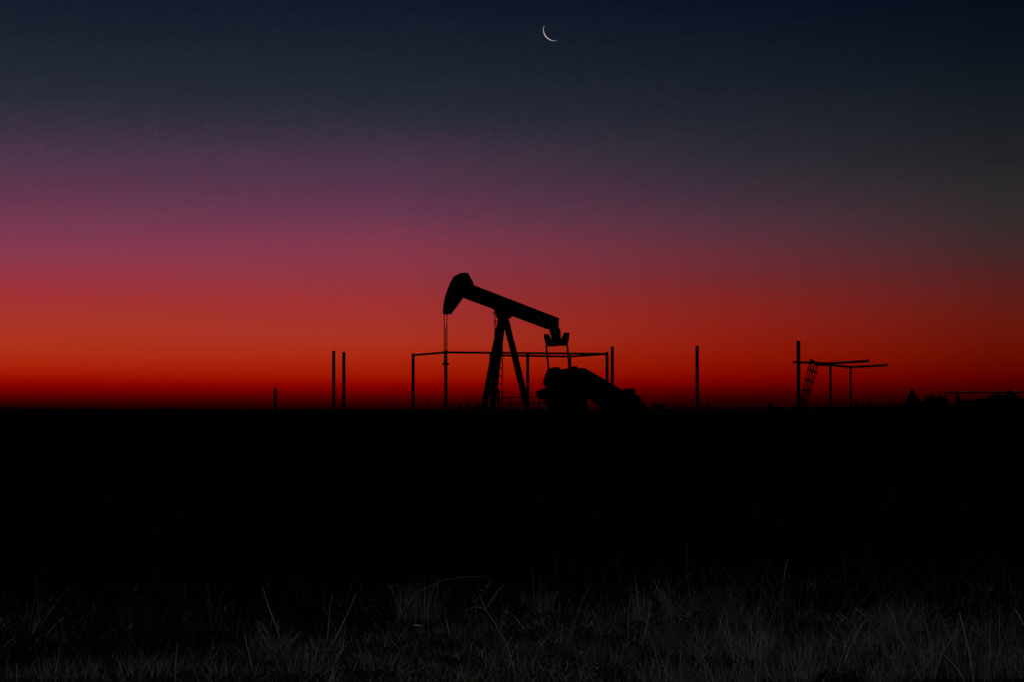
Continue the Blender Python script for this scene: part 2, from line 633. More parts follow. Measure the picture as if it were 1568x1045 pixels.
# gear reducer, crank arms, counterweights, pitmans
VC = 0.86                                                   # crank plane
sh_u, sh_z = loc(874, 592)
gr = MB()
gb = [(854, 640), (854, 572), (859, 566.4), (888, 564.6), (891, 569), (891, 640)]
gr.prism_uz(poly(gb), -0.55, 0.55)
gr.tube((sh_u, -1.0, sh_z), (sh_u, 1.0, sh_z), 0.12, n=16)
gr.build("gear_reducer", M_IRON, pj, bevel=0.04)
pd = MB()
u0, u1 = loc(857, 640)[0], loc(889, 640)[0]
pd.box((u0, -0.6, 0.42), (u1, 0.6, loc(870, 640)[1] - 0.003))
pd.build("reducer_pedestal", M_CONCRETE, pj, bevel=0.02)
for s in (1, -1):
    v = s * VC
    su, sz_ = sh_u, sh_z
    pu, pz = loc(874 - 14.8, 597, 0.0)
    du, dz = pu - su, pz - sz_
    L = math.hypot(du, dz)
    ex = (du / L, dz / L)
    pe = (-ex[1], ex[0])
    if pe[1] < 0:
        pe = (-pe[0], -pe[1])

    def C(a, b):
        return (su + ex[0] * a + pe[0] * b, sz_ + ex[1] * a + pe[1] * b)
    ca = MB()
    ca.prism_uz([C(-0.22, -0.17), C(-0.22, 0.17), C(0.3, 0.19), C(1.22, 0.12), C(1.27, 0.0), C(1.22, -0.12), C(0.3, -0.19)], v - 0.07, v + 0.07)
    crank = ca.build("crank_arm", M_IRON, pj, bevel=0.02)
    up = MB()
    up.prism_uz([C(0.70, 0.16), C(0.78, 0.36), C(0.74, 0.44), C(0.62, 0.62), C(0.40, 0.86), C(0.20, 0.88), C(-0.08, 0.84), C(-0.1, 0.2), C(0.3, 0.21)], v - 0.13, v + 0.13)
    up.build("counterweight", M_IRON, crank, bevel=0.03)
    lo = MB()
    lo.prism_uz([C(1.12, -0.14), C(0.93, -0.40), C(0.85, -0.85), C(0.70, -0.98), C(0.1, -0.98), C(-0.08, -0.5), C(-0.1, -0.2), C(0.3, -0.21)], v - 0.13, v + 0.13)
    lo.build("counterweight", M_IRON, crank, bevel=0.03)
    vp = s * 1.0
    wp = C(L, 0)
    MB().tube((wp[0], v + s * 0.07, wp[1]), (wp[0], v + s * 0.2, wp[1]), 0.06, n=12).build("wrist_pin", M_IRON, crank)
    pt = MB()
    pt.beam((ue, vp, zb + 0.08), (wp[0], vp, wp[1]), 0.055, 0.07, up=(1, 0, 0))
    pt.build("pitman_arm", M_STEEL, pj)

# belt guard: a long housing with a round upper end, sloping down to the motor
VG = -1.28
bgp = []
cx, cy, r_ = 889.4, 583.2, 18.6
slope = math.atan2(33.5, 56.7)
for k in range(13):
    a = -math.pi / 2 + slope - math.pi * k / 12
    bgp.append((cx + r_ * math.cos(a), cy + r_ * math.sin(a)))
ex_, ey_ = cx + 70 * math.cos(slope), cy + 70 * math.sin(slope)
for k in range(9):
    a = math.pi / 2 + slope - math.pi * k / 8
    bgp.append((ex_ + r_ * math.cos(a), ey_ + r_ * math.sin(a)))
bg_ = MB()
bg_.prism_uz(poly(bgp, VG), VG - 0.11, VG + 0.11)
bg_.build("belt_guard", M_STEEL, pj, bevel=0.02)
MB().tube((loc(cx, cy, VG)[0], VG + 0.11, loc(cx, cy, VG)[1]), (loc(cx, cy, VG)[0], -0.55, loc(cx, cy, VG)[1]), 0.06, n=12).build("drive_shaft", M_STEEL, pj)

# motor with terminal box and slide base
mu, mz = loc(957, 617, -0.75)
mo = MB()
mo.tube((mu, -1.15, mz), (mu, 0.1, mz), 0.33, n=20)
for k in range(10):
    a = 2 * math.pi * k / 10
    mo.beam((mu + 0.34 * math.cos(a), -1.0, mz + 0.34 * math.sin(a)), (mu + 0.34 * math.cos(a), 0.0, mz + 0.34 * math.sin(a)), 0.03, 0.05)
motor = mo.build("motor", M_IRON, pj)
tbx = MB()
a0, a1 = loc(956.6, 596, -0.9), loc(971.6, 607, -0.9)
tbx.box((a0[0], -1.0, a1[1] - 0.2), (a1[0], -0.75, a0[1]))
tbx.build("terminal_box", M_STEEL, motor, bevel=0.02)
hd = MB()
hd.prism_uz(poly([(968, 605), (972, 605.2), (979.2, 608.4), (981.0, 613.4), (974, 615), (981, 616), (986.6, 622), (987, 640), (955, 640), (955, 606)], -0.5), -0.62, 0.3)
hd.build("engine_hood", M_STEEL, pj, bevel=0.02)
ms = MB()
mb0, mb1 = loc(921, 640)[0], loc(987, 640)[0]
ms.prism_uz([loc(926, 622, -0.9), loc(930, 630, -0.9), (mb0 + 0.25, 0.42), (mb1, 0.42), loc(986, 641, -0.9), loc(960, 622, -0.9)], -1.12, -0.3)
ms.build("motor_stand", M_STEEL, pj)

# skid on a concrete pad
sk = MB()
us0, us1 = -1.9, mb1 + 0.25
for v in (-0.62, 0.62):
    sk.box((us0, v - 0.1, 0.12), (us1, v + 0.1, 0.40))
for k in range(7):
    u = us0 + 0.15 + (us1 - us0 - 0.3) * k / 6
    sk.box((u - 0.08, -0.518, 0.16), (u + 0.08, 0.518, 0.36))
sk.build("skid", M_STEEL, pj)
MB().box((us0 - 0.3, -1.5, -0.1), (us1 + 0.3, 1.5, 0.117)).build("concrete_pad", M_CONCRETE, pj, bevel=0.02)

# wellhead under the polished rod
wl = P0 + UU * uw
wh = empty("wellhead", (wl.x, wl.y, 0))
tag(wh, "short black wellhead on the ground under the horsehead, threaded by the polished rod", "wellhead")
MB().tube((0, 0, -0.1), (0, 0, 0.75), 0.11, n=16).tube((0, 0, 0.3), (0, 0, 0.37), 0.2, n=16).build("casing", M_IRON, wh)
MB().tube((0, 0, 0.752), (0, 0, 1.15), 0.06, n=12).tube((0, 0, 0.95), (0, 0, 1.0), 0.1, n=12).build("stuffing_box", M_IRON, wh)
MB().tube((0.11, 0, 0.55), (0.9, 0.1, 0.55), 0.04, n=10).tube((0.9, 0.1, 0.55), (0.9, 0.1, 0.02), 0.04, n=10).build("flow_pipe", M_PIPE, wh)


# ------------------------------------------------------------------ pipe enclosure round the pumpjack
def from_top(px, py, height=4.0):
    """where a post of that height stands, from where its top shows"""
    r = ray(px, py)
    t = (height - EYE.z) / r.z
    p = EYE + r * t
    return Vector((p.x, p.y, 0))


A, B, Fp, E, D, Cc = (from_top(*q) for q in ((632.6, 543.2), (682.6, 538.8), (929.6, 541.2), (872.4, 545.4), (808.2, 544.2), (751.8, 543.4)))
enc = empty("pipe_enclosure", (0.2, 101, 0))
tag(enc, "tall open enclosure of rusty pipe posts and a single top rail around the pumpjack", "fence")
off = Vector((0.2, 101, 0))
for p in (A, B, Fp, E, D, Cc):
    q = p - off
    m = MB().tube((q.x, q.y, -0.4), (q.x, q.y, 4.0), 0.066, n=12)
    m.tube((q.x, q.y, 4.0), (q.x, q.y, 4.03), 0.07, n=12)
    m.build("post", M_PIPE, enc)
for a, b in ((A, B), (B, Fp), (Fp, E), (E, D), (D, Cc)):
    a, b = a - off, b - off
    MB().tube((a.x, a.y, 3.95), (b.x, b.y, 3.95), 0.046, n=10).build("rail", M_PIPE, enc)


# ------------------------------------------------------------------ lone posts
def lone_post(px, py, depth, wpx, label, group="bare pipe posts standing in the field", lean=0.0, name="pipe_post"):
    t = at(px, py, depth)
    r = wpx / F * depth / 2
    o = empty(name, (t.x, t.y, 0))
    MB().tube((lean, 0, -0.4), (0, 0, t.z), r, n=14).build("pipe", M_PIPE, o)
    MB().tube((0, 0, t.z), (0, 0, t.z + 0.025), r * 1.06, n=14).build("cap", M_PIPE, o)
    tag(o, label, "post", group)


lone_post(421.4, 596.2, 100, 4.6, "short lone pipe post at far left, far lower than the paired posts")
lone_post(511.0, 539.2, 98, 5.0, "left and slightly taller post of the pair left of the enclosure")
lone_post(526.6, 541.0, 99, 5.0, "right post of the tall pair left of the enclosure")
lone_post(937.6, 532.8, 98.5, 5.0, "tall pipe post right beside the right corner of the enclosure")
lone_post(1067.4, 531.4, 99, 5.2, "solitary tall pipe post between the pumpjack motor and the pipe rack")
lone_post(1222.6, 523.4, 98, 5.8, "tallest pipe post, standing beside the tilted lattice panel")

# thin stakes
for px, py, lab in ((657.0, 612.5, "thin low stake inside the left end of the pipe enclosure"), (719.6, 609.5, "thin low stake just left of the pumpjack legs")):
    t = at(px, py, 112)
    o = MB().tube((0, 0, -0.3), (0, 0, t.z), 0.045, 0.02, n=8).build("stake", M_WOOD, None)
    o.location = (t.x, t.y, 0)
    tag(o, lab, "stake", "thin stakes by the pumpjack")

# guard rail behind the legs
gq = at(790, 618, 105)
gl = empty("guard_rail", (gq.x, gq.y, 0))
tag(gl, "low two bar guard rail between the pumpjack legs and its crank", "guard rail")
for py in (609.6, 618.8):
    a, b = at(765, py, 105), at(834, py, 105)
    MB().tube((a.x - gq.x, 0, a.z), (b.x - gq.x, 0, b.z), 0.022, n=8).build("rail", M_PIPE, gl)
for px, py, w in ((763.3, 597.4, 0.05), (782.2, 608.6, 0.02), (826, 608.6, 0.025)):
    a = at(px, py, 105)
    MB().tube((a.x - gq.x, 0, -0.3), (a.x - gq.x, 0, a.z), w, n=10).build("post", M_PIPE, gl)

# cabinet right of the motor
cq = at(1008, 620.2, 112)
cabn = empty("equipment_cabinet", (cq.x, cq.y, 0))
tag(cabn, "small dark box cabinet on legs just right of the pumpjack motor", "cabinet")
hw = 8.3 / F * 112
MB().box((-hw, -0.2, 0.75), (hw, 0.25, cq.z - 0.04)).build("body", M_STEEL, cabn, bevel=0.02)
MB().box((-hw - 0.02, -0.23, cq.z - 0.037), (hw + 0.02, 0.28, cq.z)).build("lid", M_STEEL, cabn)
for sx_ in (-1, 1):
    MB().tube((sx_ * (hw - 0.05), 0, -0.2), (sx_ * (hw - 0.05), 0, 0.747), 0.03, n=8).build("leg", M_STEEL, cabn)

# ------------------------------------------------------------------ pipe rack on the right with bent rails
T1, T2 = from_top(1271.6, 558.4, 4.0), from_top(1302.6, 562.6, 4.0)
rk = empty("pipe_rack", (T1.x, T1.y, 0))
tag(rk, "open pipe rack on two posts with bent rails reaching out to the right", "pipe rack")
for p in (T1, T2):
    q = p - T1
    MB().tube((q.x, q.y, -0.4), (q.x, q.y, 3.97), 0.06, n=12).build("post", M_PIPE, rk)
dA = T1.y
segs = [(at(1215.4, 555.6, dA - 1.5), at(1272, 557.6, dA)), (at(1272, 557.4, dA), at(1329.4, 554.0, dA - 4)),
        (at(1248.6, 559.8, dA + 1), at(1273, 560.2, dA + 0.2)), (at(1273, 560.0, dA + 0.2), at(1303, 563.4, T2.y)), (at(1302, 563.4, T2.y), at(1358.6, 560.2, T2.y - 4))]
for a, b in segs:
    a, b = a - Vector((T1.x, T1.y, 0)), b - Vector((T1.x, T1.y, 0))
    MB().tube(a, b, 0.062, n=10).tube(b + Vector((0, 0, -0.02)), b + Vector((0, 0, 0.085)), 0.05, n=8).build("rail", M_PIPE, rk)

# tilted lattice panel hooked on the rack
lp0 = at(1230, 640, 118)
lt = empty("lattice_panel", (lp0.x, lp0.y, 0))
tag(lt, "tilted lattice panel of four thin rods and short crossbars, hooked on the pipe rack", "lattice")
o0 = Vector((lp0.x, lp0.y, 0))


def LP(px, py, dd=118.0):
    return at(px, py, dd) - o0


rods = [((1239.6, 557.5), (1226.6, 612)), ((1243.4, 558.5), (1229.8, 616)), ((1247.0, 559.6), (1232.6, 619)), ((1251.0, 561), (1235.6, 622))]
for (a, b) in rods:
    pa, pb = LP(*a), LP(*b)
    g = pa + (pb - pa) * ((pa.z + 0.05) / (pa.z - pb.z))
    MB().tube(pa, g, 0.031, n=8).build("rod", M_PIPE, lt)
for (a, b, w) in (((1237.2, 566.6), (1251.8, 573.0), 0.042), ((1232.4, 581.6), (1246.8, 587.4), 0.042), ((1227.4, 598.2), (1241.4, 600.6), 0.042), ((1224.4, 612.4), (1238.0, 615.4), 0.046)):
    pa, pb = LP(*a), LP(*b)
    pa.y -= 0.05
    pb.y -= 0.05
    MB().beam(pa, pb, 0.05, w * 2.1).build("crossbar", M_PIPE, lt)
hk = MB()
hk.path([LP(1240.0, 551.6, 117.8), LP(1243.5, 553.2, 117.8), LP(1247, 556.0, 117.8), LP(1252, 560.8, 117.9)], [0.05, 0.065, 0.06, 0.045], n=8)
hk.build("hook", M_PIPE, lt)

# far pipe rack by the trees
fr0 = at(1446, 602.6, 200)
fr = empty("pipe_rack", (fr0.x, fr0.y, 0))
tag(fr, "long low far pipe rail on posts before the trees at the right edge", "pipe rack")
fe = at(1590, 602.0, 200)
MB().tube((0, 0, fr0.z), (fe.x - fr0.x, 0, fe.z), 0.07, n=8).build("rail", M_PIPE, fr)
for px in (1446.4, 1548, 1588):
    a = at(px, 602.6, 200)
    MB().tube((a.x - fr0.x, 0, -0.3), (a.x - fr0.x, 0, a.z - 0.056), 0.05, n=8).build("post", M_PIPE, fr)


# ------------------------------------------------------------------ trees and scrub on the horizon
def leaf_cloud(n, profile, size, seedv):
    """many small leaf faces; profile(t) gives the crown radius at height fraction t"""
    r = np.random.default_rng(seedv)
    t = r.random(n) ** 1.1
    lob = 0.75 + 0.25 * np.sin(r.random() * 6 + t * 19)
    a = r.random(n) * 2 * np.pi
    rad = np.array([profile(x) for x in t]) * lob * np.sqrt(r.random(n)) * (1 + 0.22 * np.sin(a * 3 + t * 11))
    p = np.stack([rad * np.cos(a), rad * np.sin(a), t], -1)
    return p, r


def leaf_mesh(name, pts, size, r, mat, parent=None):
    n = len(pts)
    d1 = r.normal(size=(n, 3))
    d1 /= np.linalg.norm(d1, axis=1)[:, None]
    d2 = np.cross(d1, r.normal(size=(n, 3)))
    d2 /= np.linalg.norm(d2, axis=1)[:, None]
    s = size * (0.6 + 0.8 * r.random((n, 1)))
    v = np.stack([pts - d1 * s, pts + d2 * s * 0.45, pts + d1 * s, pts - d2 * s * 0.45], 1).reshape(-1, 3)
    f = np.arange(4 * n).reshape(n, 4)
    me = bpy.data.meshes.new(name)
    me.from_pydata(v.tolist(), [], f.tolist())
    me.materials.append(mat)
    o = bpy.data.objects.new(name, me)
    COL.objects.link(o)
    if parent:
        o.parent = parent
    return o


def tree(px, top, wpx, kind, depth, label, seedv, name="tree", cat="tree", group="dark trees at the right end of the horizon"):
    t = at(px, top, depth)
    h_ = t.z
    w = wpx / F * depth / 2
    o = empty(name, (t.x, t.y, 0), seedv * 1.7)
    base = 0.04 if kind != 'scrub' else 0.0
    if kind == 'conifer':
        prof = lambda x: min(w * 0.5, w * (1.03 - x) * 1.1) * (0.8 + 0.2 * math.cos(30 * x))
        n, s = 3000, 0.17
    elif kind == 'scrub':
        prof = lambda x: w * math.sqrt(max(0.02, 1 - x * x)) * (0.8 + 0.2 * math.sin(9 * x + seedv))
        n, s = 900, 0.14
    else:
        prof = lambda x: w * (1.12 - 0.62 * x ** 2.5)
        n, s = 2600, 0.2
    pts, r = leaf_cloud(n, prof, s, seedv)
    if kind == 'broad':
        # twiggy leaders of unequal height make a ragged top
        pts[:, 2] *= 0.88
        for k in range(int(5 + w * 4)):
            a, q = r.random() * 6.28, math.sqrt(r.random()) * 0.85
            hk_ = (1.0 if k == 0 else 0.80 + 0.17 * r.random()) - 0.12 * q * q
            z_ = r.random(70) ** 0.7
            c = np.stack([math.cos(a) * w * q + r.normal(size=70) * w * 0.24 * (1.05 - z_), math.sin(a) * w * q + r.normal(size=70) * w * 0.24 * (1.05 - z_), 0.5 + (hk_ - 0.5) * z_], -1)
            pts = np.concatenate([pts, c])
    if kind == 'scrub':
        for k in range(6):
            a, q = r.random() * 6.28, math.sqrt(r.random())
            z_ = r.random(40)
            hk_ = (1.0 if k == 0 else 0.75 + 0.2 * r.random())
            pts[:700, 2] *= 1 - 0.03
            c = np.stack([math.cos(a) * w * q * 0.8 + r.normal(size=40) * 0.06, math.sin(a) * w * q * 0.8 + r.normal(size=40) * 0.06, hk_ * z_], -1)
            pts = np.concatenate([pts, c])
    pts[:, 2] = h_ * (base + (1 - base) * pts[:, 2])
    pts[:, 2] = np.minimum(pts[:, 2], h_ * 1.0)
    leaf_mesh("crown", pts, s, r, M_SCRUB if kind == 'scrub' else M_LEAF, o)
    tm = MB()
    tm.tube((0, 0, -0.3), (0, 0, h_ * 0.85), max(0.05, h_ * 0.03), 0.02, n=8)
    for k in range(6):
        a = r.random() * 6.28
        z0 = h_ * (0.25 + 0.1 * k)
        tm.tube((0, 0, z0), (math.cos(a) * w * 0.6, math.sin(a) * w * 0.6, z0 + h_ * 0.14), h_ * 0.012, 0.008, n=5)
    tm.build("trunk" if kind != 'scrub' else "stem", M_BARK, o)
    tag(o, label, cat, group)


TD = 330
tree(1396.5, 597.5, 66, 'conifer', TD, "pointed conifer, leftmost of the dark trees at the right horizon", 1)
tree(1380, 617.5, 30, 'broad', TD - 6, "low rounded tree at the left foot of the pointed conifer", 2)
tree(1408, 612.0, 24, 'broad', TD - 3, "small round tree between the conifer and the broad crowned tree", 3)
tree(1428, 602.0, 28, 'broad', TD, "broad ragged crowned tree just left of the far pipe rail", 4)
tree(1444, 607.0, 20, 'broad', TD + 6, "slightly lower tree at the left end of the far pipe rail", 5)
tree(1466.5, 604.5, 26, 'conifer', TD, "slim small pointed tree under the left part of the far pipe rail", 6)
tree(1484, 610.5, 40, 'broad', TD, "low wide tree under the middle of the far pipe rail", 7)
tree(1505, 608.5, 34, 'broad', TD + 4, "low tree right of the middle under the far pipe rail", 8)
tree(1528, 600.5, 40, 'broad', TD, "big dense tree rising just to the level of the far pipe rail", 9)
tree(1549, 595.5, 24, 'broad', TD + 3, "highest tree at the right end, topping the far pipe rail", 10)
tree(1570, 607.0, 34, 'broad', TD, "tree cut off by the right edge of the picture", 12)
SC = "low scrub bushes along the horizon"
tree(1178, 619.5, 15, 'scrub', 210, "small pointed bush between the solitary post and the tallest post", 21, "bush", "bush", SC)
tree(1312, 615.5, 26, 'scrub', 210, "bush at the foot of the right post of the pipe rack", 22, "bush", "bush", SC)
tree(1332, 616.5, 16, 'scrub', 215, "bush standing clear just right of the pipe rack posts", 23, "bush", "bush", SC)
tree(1264, 622, 22, 'scrub', 215, "low bush at the foot of the left post of the pipe rack", 24, "bush", "bush", SC)
tree(1358, 621.5, 26, 'scrub', 230, "low bush between the pipe rack and the dark trees", 25, "bush", "bush", SC)
tree(1083, 620.5, 12, 'scrub', 230, "small bush just right of the solitary tall post", 26, "bush", "bush", SC)
tree(704, 619.0, 46, 'scrub', 200, "bush seen through the left bay of the enclosure", 27, "bush", "bush", SC)
tree(733, 619.5, 32, 'scrub', 200, "bush close left of the pumpjack legs", 28, "bush", "bush", SC)
tree(1042, 622, 40, 'scrub', 240, "wide low bush between the cabinet and the solitary post", 29, "bush", "bush", SC)

# far woodland, one mass a few pixels high
prof_pts = [(-200, 627), (-60, 626), (0, 624.8), (18, 624.6), (32, 626.4), (44, 629), (60, 627.6), (80, 626.6), (96, 628.6), (112, 629.4), (130, 626.6), (142, 628), (156, 626.8), (166, 629),
            (205, 629.4), (240, 628.6), (258, 626.4), (276, 626.8), (300, 629), (360, 629.6), (430, 629.4), (455, 628.4), (475, 627.8), (500, 628.8), (560, 629.4), (700, 629.0), (900, 629.0),
            (1000, 627.5), (1100, 627), (1200, 625.6), (1300, 624.6), (1400, 623.5), (1500, 622), (1568, 621), (1800, 623)]
px_ = np.array([p[0] for p in prof_pts], float)
py_ = np.array([p[1] for p in prof_pts], float)
nW = 26000
WD = 1500.0
rx = rng.uniform(-200, 1800, nW)
top = np.interp(rx, px_, py_) + rng.normal(0, 0.3, nW) - 2.2 * np.clip(np.interp(rx, np.arange(-210, 1820, 7), rng.random(290)) - 0.55, 0, 1)
htop = np.maximum(EYE.z + (630 - top) / F * WD, 0.8)
pts = np.stack([(rx - 784) / F * WD, WD + rng.uniform(-25, 25, nW), htop * rng.random(nW) ** 0.7], -1)
fw = leaf_mesh("distant_woodland", pts, 0.55, rng, M_LEAF)
tag(fw, "thin dark line of far woodland along the horizon", "woodland", kind='stuff')

# ------------------------------------------------------------------ dry grass in the foreground
PALE = np.array([0.42, 0.387, 0.343])


class Blades:
    def __init__(self):
        self.v, self.c = [], []

    def add(self, x, y, h, lean, az, w, tint, bend=0.5, z=None):
        n = len(x)
        lv = np.array([0, 0.38, 0.72, 1.0])
        wd = np.array([1.0, 0.85, 0.6, 0.12])
        ca, sa = np.cos(az), np.sin(az)
        fa = rng.uniform(-0.9, 0.9, n)          # facing, mostly broadside to the viewer
        wx, wy = np.cos(fa), np.sin(fa)
        out = np.zeros((n, 8, 3))
        z = ground_height(x, y) + (-0.008 if z is None else z)
        for k, t in enumerate(lv):
            hor = h * np.sin(lean) * t + h * bend * t * t * 0.5
            ver = h * np.cos(lean) * t - h * bend * t ** 3 * 0.3
            cx_, cy_, cz_ = x + ca * hor, y + sa * hor, z + np.maximum(ver, 0.004)
            hw_ = w * wd[k] / 2
            out[:, 2 * k] = np.stack([cx_ - wx * hw_, cy_ - wy * hw_, cz_], -1)
            out[:, 2 * k + 1] = np.stack([cx_ + wx * hw_, cy_ + wy * hw_, cz_], -1)
        self.v.append(out.reshape(-1, 3))
        self.c.append(np.repeat(tint, 8, axis=0))

    def build(self, name, parent=None, origin=(0, 0, 0)):
        v = np.concatenate(self.v) - np.array(origin)
        c = np.concatenate(self.c)
        n = len(v) // 8
        b = (np.arange(n) * 8)[:, None]
        q = np.array([[0, 1, 3, 2], [2, 3, 5, 4], [4, 5, 7, 6]])
        f = (b[:, :, None] + q[None]).reshape(-1, 4)
        me = bpy.data.meshes.new(name)
        me.vertices.add(len(v))
        me.vertices.foreach_set('co', v.astype(np.float32).ravel())
        me.loops.add(len(f) * 4)
        me.loops.foreach_set('vertex_index', f.astype(np.int32).ravel())
        me.polygons.add(len(f))
        me.polygons.foreach_set('loop_start', (np.arange(len(f)) * 4).astype(np.int32))
        me.update(calc_edges=True)
        at_ = me.attributes.new('tint', 'FLOAT_COLOR', 'POINT')
        at_.data.foreach_set('color', np.concatenate([c, np.ones((len(c), 1))], 1).astype(np.float32).ravel())
        me.materials.append(M_GRASS)
        o = bpy.data.objects.new(name, me)
        COL.objects.link(o)
        o.location = origin
        if parent:
            o.parent = parent
        return o


def tints(n, level, spread=0.6, warm=0.1):
    g = np.clip(level * np.exp(rng.normal(0, spread, n)), 0.003, 3.0)[:, None]
    hue = 1 + rng.normal(0, warm, (n, 1)) * np.array([[1.0, 0.1, -1.2]])
    return np.clip(g * hue * (PALE / PALE.mean()), 0.002, 0.9)


def vnoise(x, y, s, seedv):
    r = np.random.default_rng(seedv)
    g = r.random((64, 64))
    fx, fy = x * s + 20, y * s
    ix, iy = np.floor(fx).astype(int), np.floor(fy).astype(int)
    tx, ty = fx - ix, fy - iy
    tx, ty = tx * tx * (3 - 2 * tx), ty * ty * (3 - 2 * ty)
    G = lambda i, j: g[i % 64, j % 64]
    return (G(ix, iy) * (1 - tx) + G(ix + 1, iy) * tx) * (1 - ty) + (G(ix, iy + 1) * (1 - tx) + G(ix + 1, iy + 1) * tx) * ty


gb_ = Blades()


def scatter(n, y0, y1):
    y = np.sqrt(rng.uniform(y0 * y0, y1 * y1, n))
    x = rng.uniform(-1, 1, n) * (0.225 * y + 4.0)
    return x, y


# standing grass in loose patches, blade tint darkened with distance to imitate light falloff
n = 82000
x, y = scatter(n, 9.0, 32)
patch = np.clip((vnoise(x, y, 0.8, 5) * 0.4 + vnoise(x, y, 2.6, 6) * 0.6 - 0.5) * 3.2 + 0.40, 0, 1)
side = np.clip((x / (0.21 * y) + 0.1) / 0.9, 0, 1)
keep = rng.random(n) < np.clip(patch ** 1.6 * (0.20 + 0.16 * side) + 0.025, 0, 1) * np.clip((33 - y) / 14, 0, 1)
x, y, patch, side = x[keep], y[keep], patch[keep], side[keep]
n = len(x)
hgt = np.minimum((0.07 + 0.20 * patch + 0.10 * side) * np.exp(rng.normal(0, 0.4, n)), 0.55)
straw = np.clip((27.5 + 1.5 * side - y) / 12.0, 0.0, 1) ** 1.8  # falloff of light with distance, painted into the blade tint
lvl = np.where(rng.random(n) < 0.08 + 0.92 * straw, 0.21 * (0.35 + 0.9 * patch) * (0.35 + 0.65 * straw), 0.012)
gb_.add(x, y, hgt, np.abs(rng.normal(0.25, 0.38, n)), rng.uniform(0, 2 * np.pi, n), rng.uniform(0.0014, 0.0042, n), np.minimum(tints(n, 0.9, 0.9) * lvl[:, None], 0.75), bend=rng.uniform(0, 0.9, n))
# thatch: short broken pieces lying every way on the ground
n = 480000
x, y = scatter(n, 10.0, 25)
side = np.clip((x / (0.21 * y) + 0.75) / 1.2, 0, 1)
patch = np.clip((vnoise(x, y, 1.1, 9) * 0.5 + vnoise(x, y, 4.0, 10) * 0.5 - 0.5) * 3.0 + 0.45, 0, 1)
near = np.clip((22.5 + 2.0 * side - y) / 9.5, 0, 1) ** 1.7  # thatch thins and its tint dims with distance, same painted falloff
keep = rng.random(n) < near * np.clip(patch + 0.1, 0.05, 1)
x, y, patch, near = x[keep], y[keep], patch[keep], near[keep]
n = len(x)
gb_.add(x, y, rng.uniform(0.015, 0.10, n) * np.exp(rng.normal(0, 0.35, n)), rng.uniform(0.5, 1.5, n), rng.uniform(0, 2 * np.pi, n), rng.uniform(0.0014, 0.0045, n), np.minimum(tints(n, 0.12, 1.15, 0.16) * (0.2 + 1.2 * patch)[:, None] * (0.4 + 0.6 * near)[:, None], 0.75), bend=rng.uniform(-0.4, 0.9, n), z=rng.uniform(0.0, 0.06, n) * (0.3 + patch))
# dead weeds of the field beyond, tinted near black as if unlit
n = 22000
x, y = scatter(n, 24, 48)
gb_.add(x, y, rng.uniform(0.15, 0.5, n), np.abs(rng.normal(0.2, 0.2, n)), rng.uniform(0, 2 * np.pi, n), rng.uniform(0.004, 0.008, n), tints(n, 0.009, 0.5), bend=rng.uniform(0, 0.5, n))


def tuft(bl, px, by, hpx, wpx, n, level, lean=0.2, bend=0.4, warm=0.1, wid=(0.002, 0.0045)):
    d_ = ground_y(by)
    k = d_ / F
    cx_ = (px - 784) * k
    a = rng.uniform(0, 2 * np.pi, n)
    rr = np.sqrt(rng.random(n)) * wpx * k / 2
    x_, y_ = cx_ + rr * np.cos(a), d_ + rr * np.sin(a) * 0.9
    hh_ = hpx * k * np.minimum(np.exp(rng.normal(-0.3, 0.42, n)), 1.5)
    bl.add(x_, y_, hh_, np.abs(rng.normal(lean, lean * 1.0, n)), a + rng.normal(0, 1.4, n), rng.uniform(*wid, n), np.minimum(tints(n, level * 1.15, 0.75, warm), 0.8), bend=rng.uniform(0, bend, n))
    return (cx_, d_, 0)


# uncounted clumps that melt into the grass
for (px, by, hp_, wp_, nn, lv) in [(45, 975, 110, 60, 60, .05), (95, 985, 70, 60, 80, .05), (215, 965, 90, 90, 120, .03), (310, 965, 100, 90, 120, .03), (265, 985, 70, 120, 150, .03),
                                   (505, 1000, 45, 60, 130, .12), (830, 940, 60, 40, 80, .09), (860, 990, 90, 30, 60, .11), (905, 1010, 70, 60, 140, .09), (940, 975, 70, 60, 110, .06),
                                   (1030, 945, 80, 50, 120, .09), (1075, 930, 70, 60, 120, .07), (1110, 935, 70, 60, 110, .06), (1200, 930, 70, 60, 90, .04), (1010, 1000, 60, 60, 120, .08),
                                   (1150, 1005, 70, 90, 330, .15), (1210, 1040, 80, 110, 380, .13), (1120, 1052, 90, 120, 380, .15), (1040, 1050, 80, 90, 260, .12), (1280, 1030, 80, 110, 360, .11),
                                   (1320, 1000, 60, 90, 280, .12), (1375, 975, 55, 90, 330, .10), (1410, 1040, 100, 110, 420, .10), (1490, 1045, 100, 110, 420, .10), (1560, 1045, 100, 90, 300, .10),
                                   (1460, 990, 70, 100, 280, .06), (1530, 980, 90, 80, 200, .05), (1350, 1050, 100, 90, 300, .11), (700, 1040, 50, 150, 240, .08), (590, 1035, 55, 130, 220, .10),
                                   (470, 1040, 55, 130, 240, .12), (350, 1040, 45, 150, 240, .11), (220, 1040, 50, 150, 260, .11), (100, 1045, 45, 150, 260, .10), (20, 1040, 50, 90, 160, .09),
                                   (780, 1020, 60, 110, 200, .08), (1000, 1040, 60, 110, 220, .10), (620, 990, 50, 90, 160, .05), (750, 990, 55, 80, 130, .05), (400, 990, 50, 80, 140, .07)]:
    tuft(gb_, px, by, hp_ * 0.85, wp_ * 0.75, int(nn * (0.9 if by < 980 and px > 780 else 0.55)), lv * 1.6, lean=0.26, bend=0.8, wid=(0.0014, 0.0036))
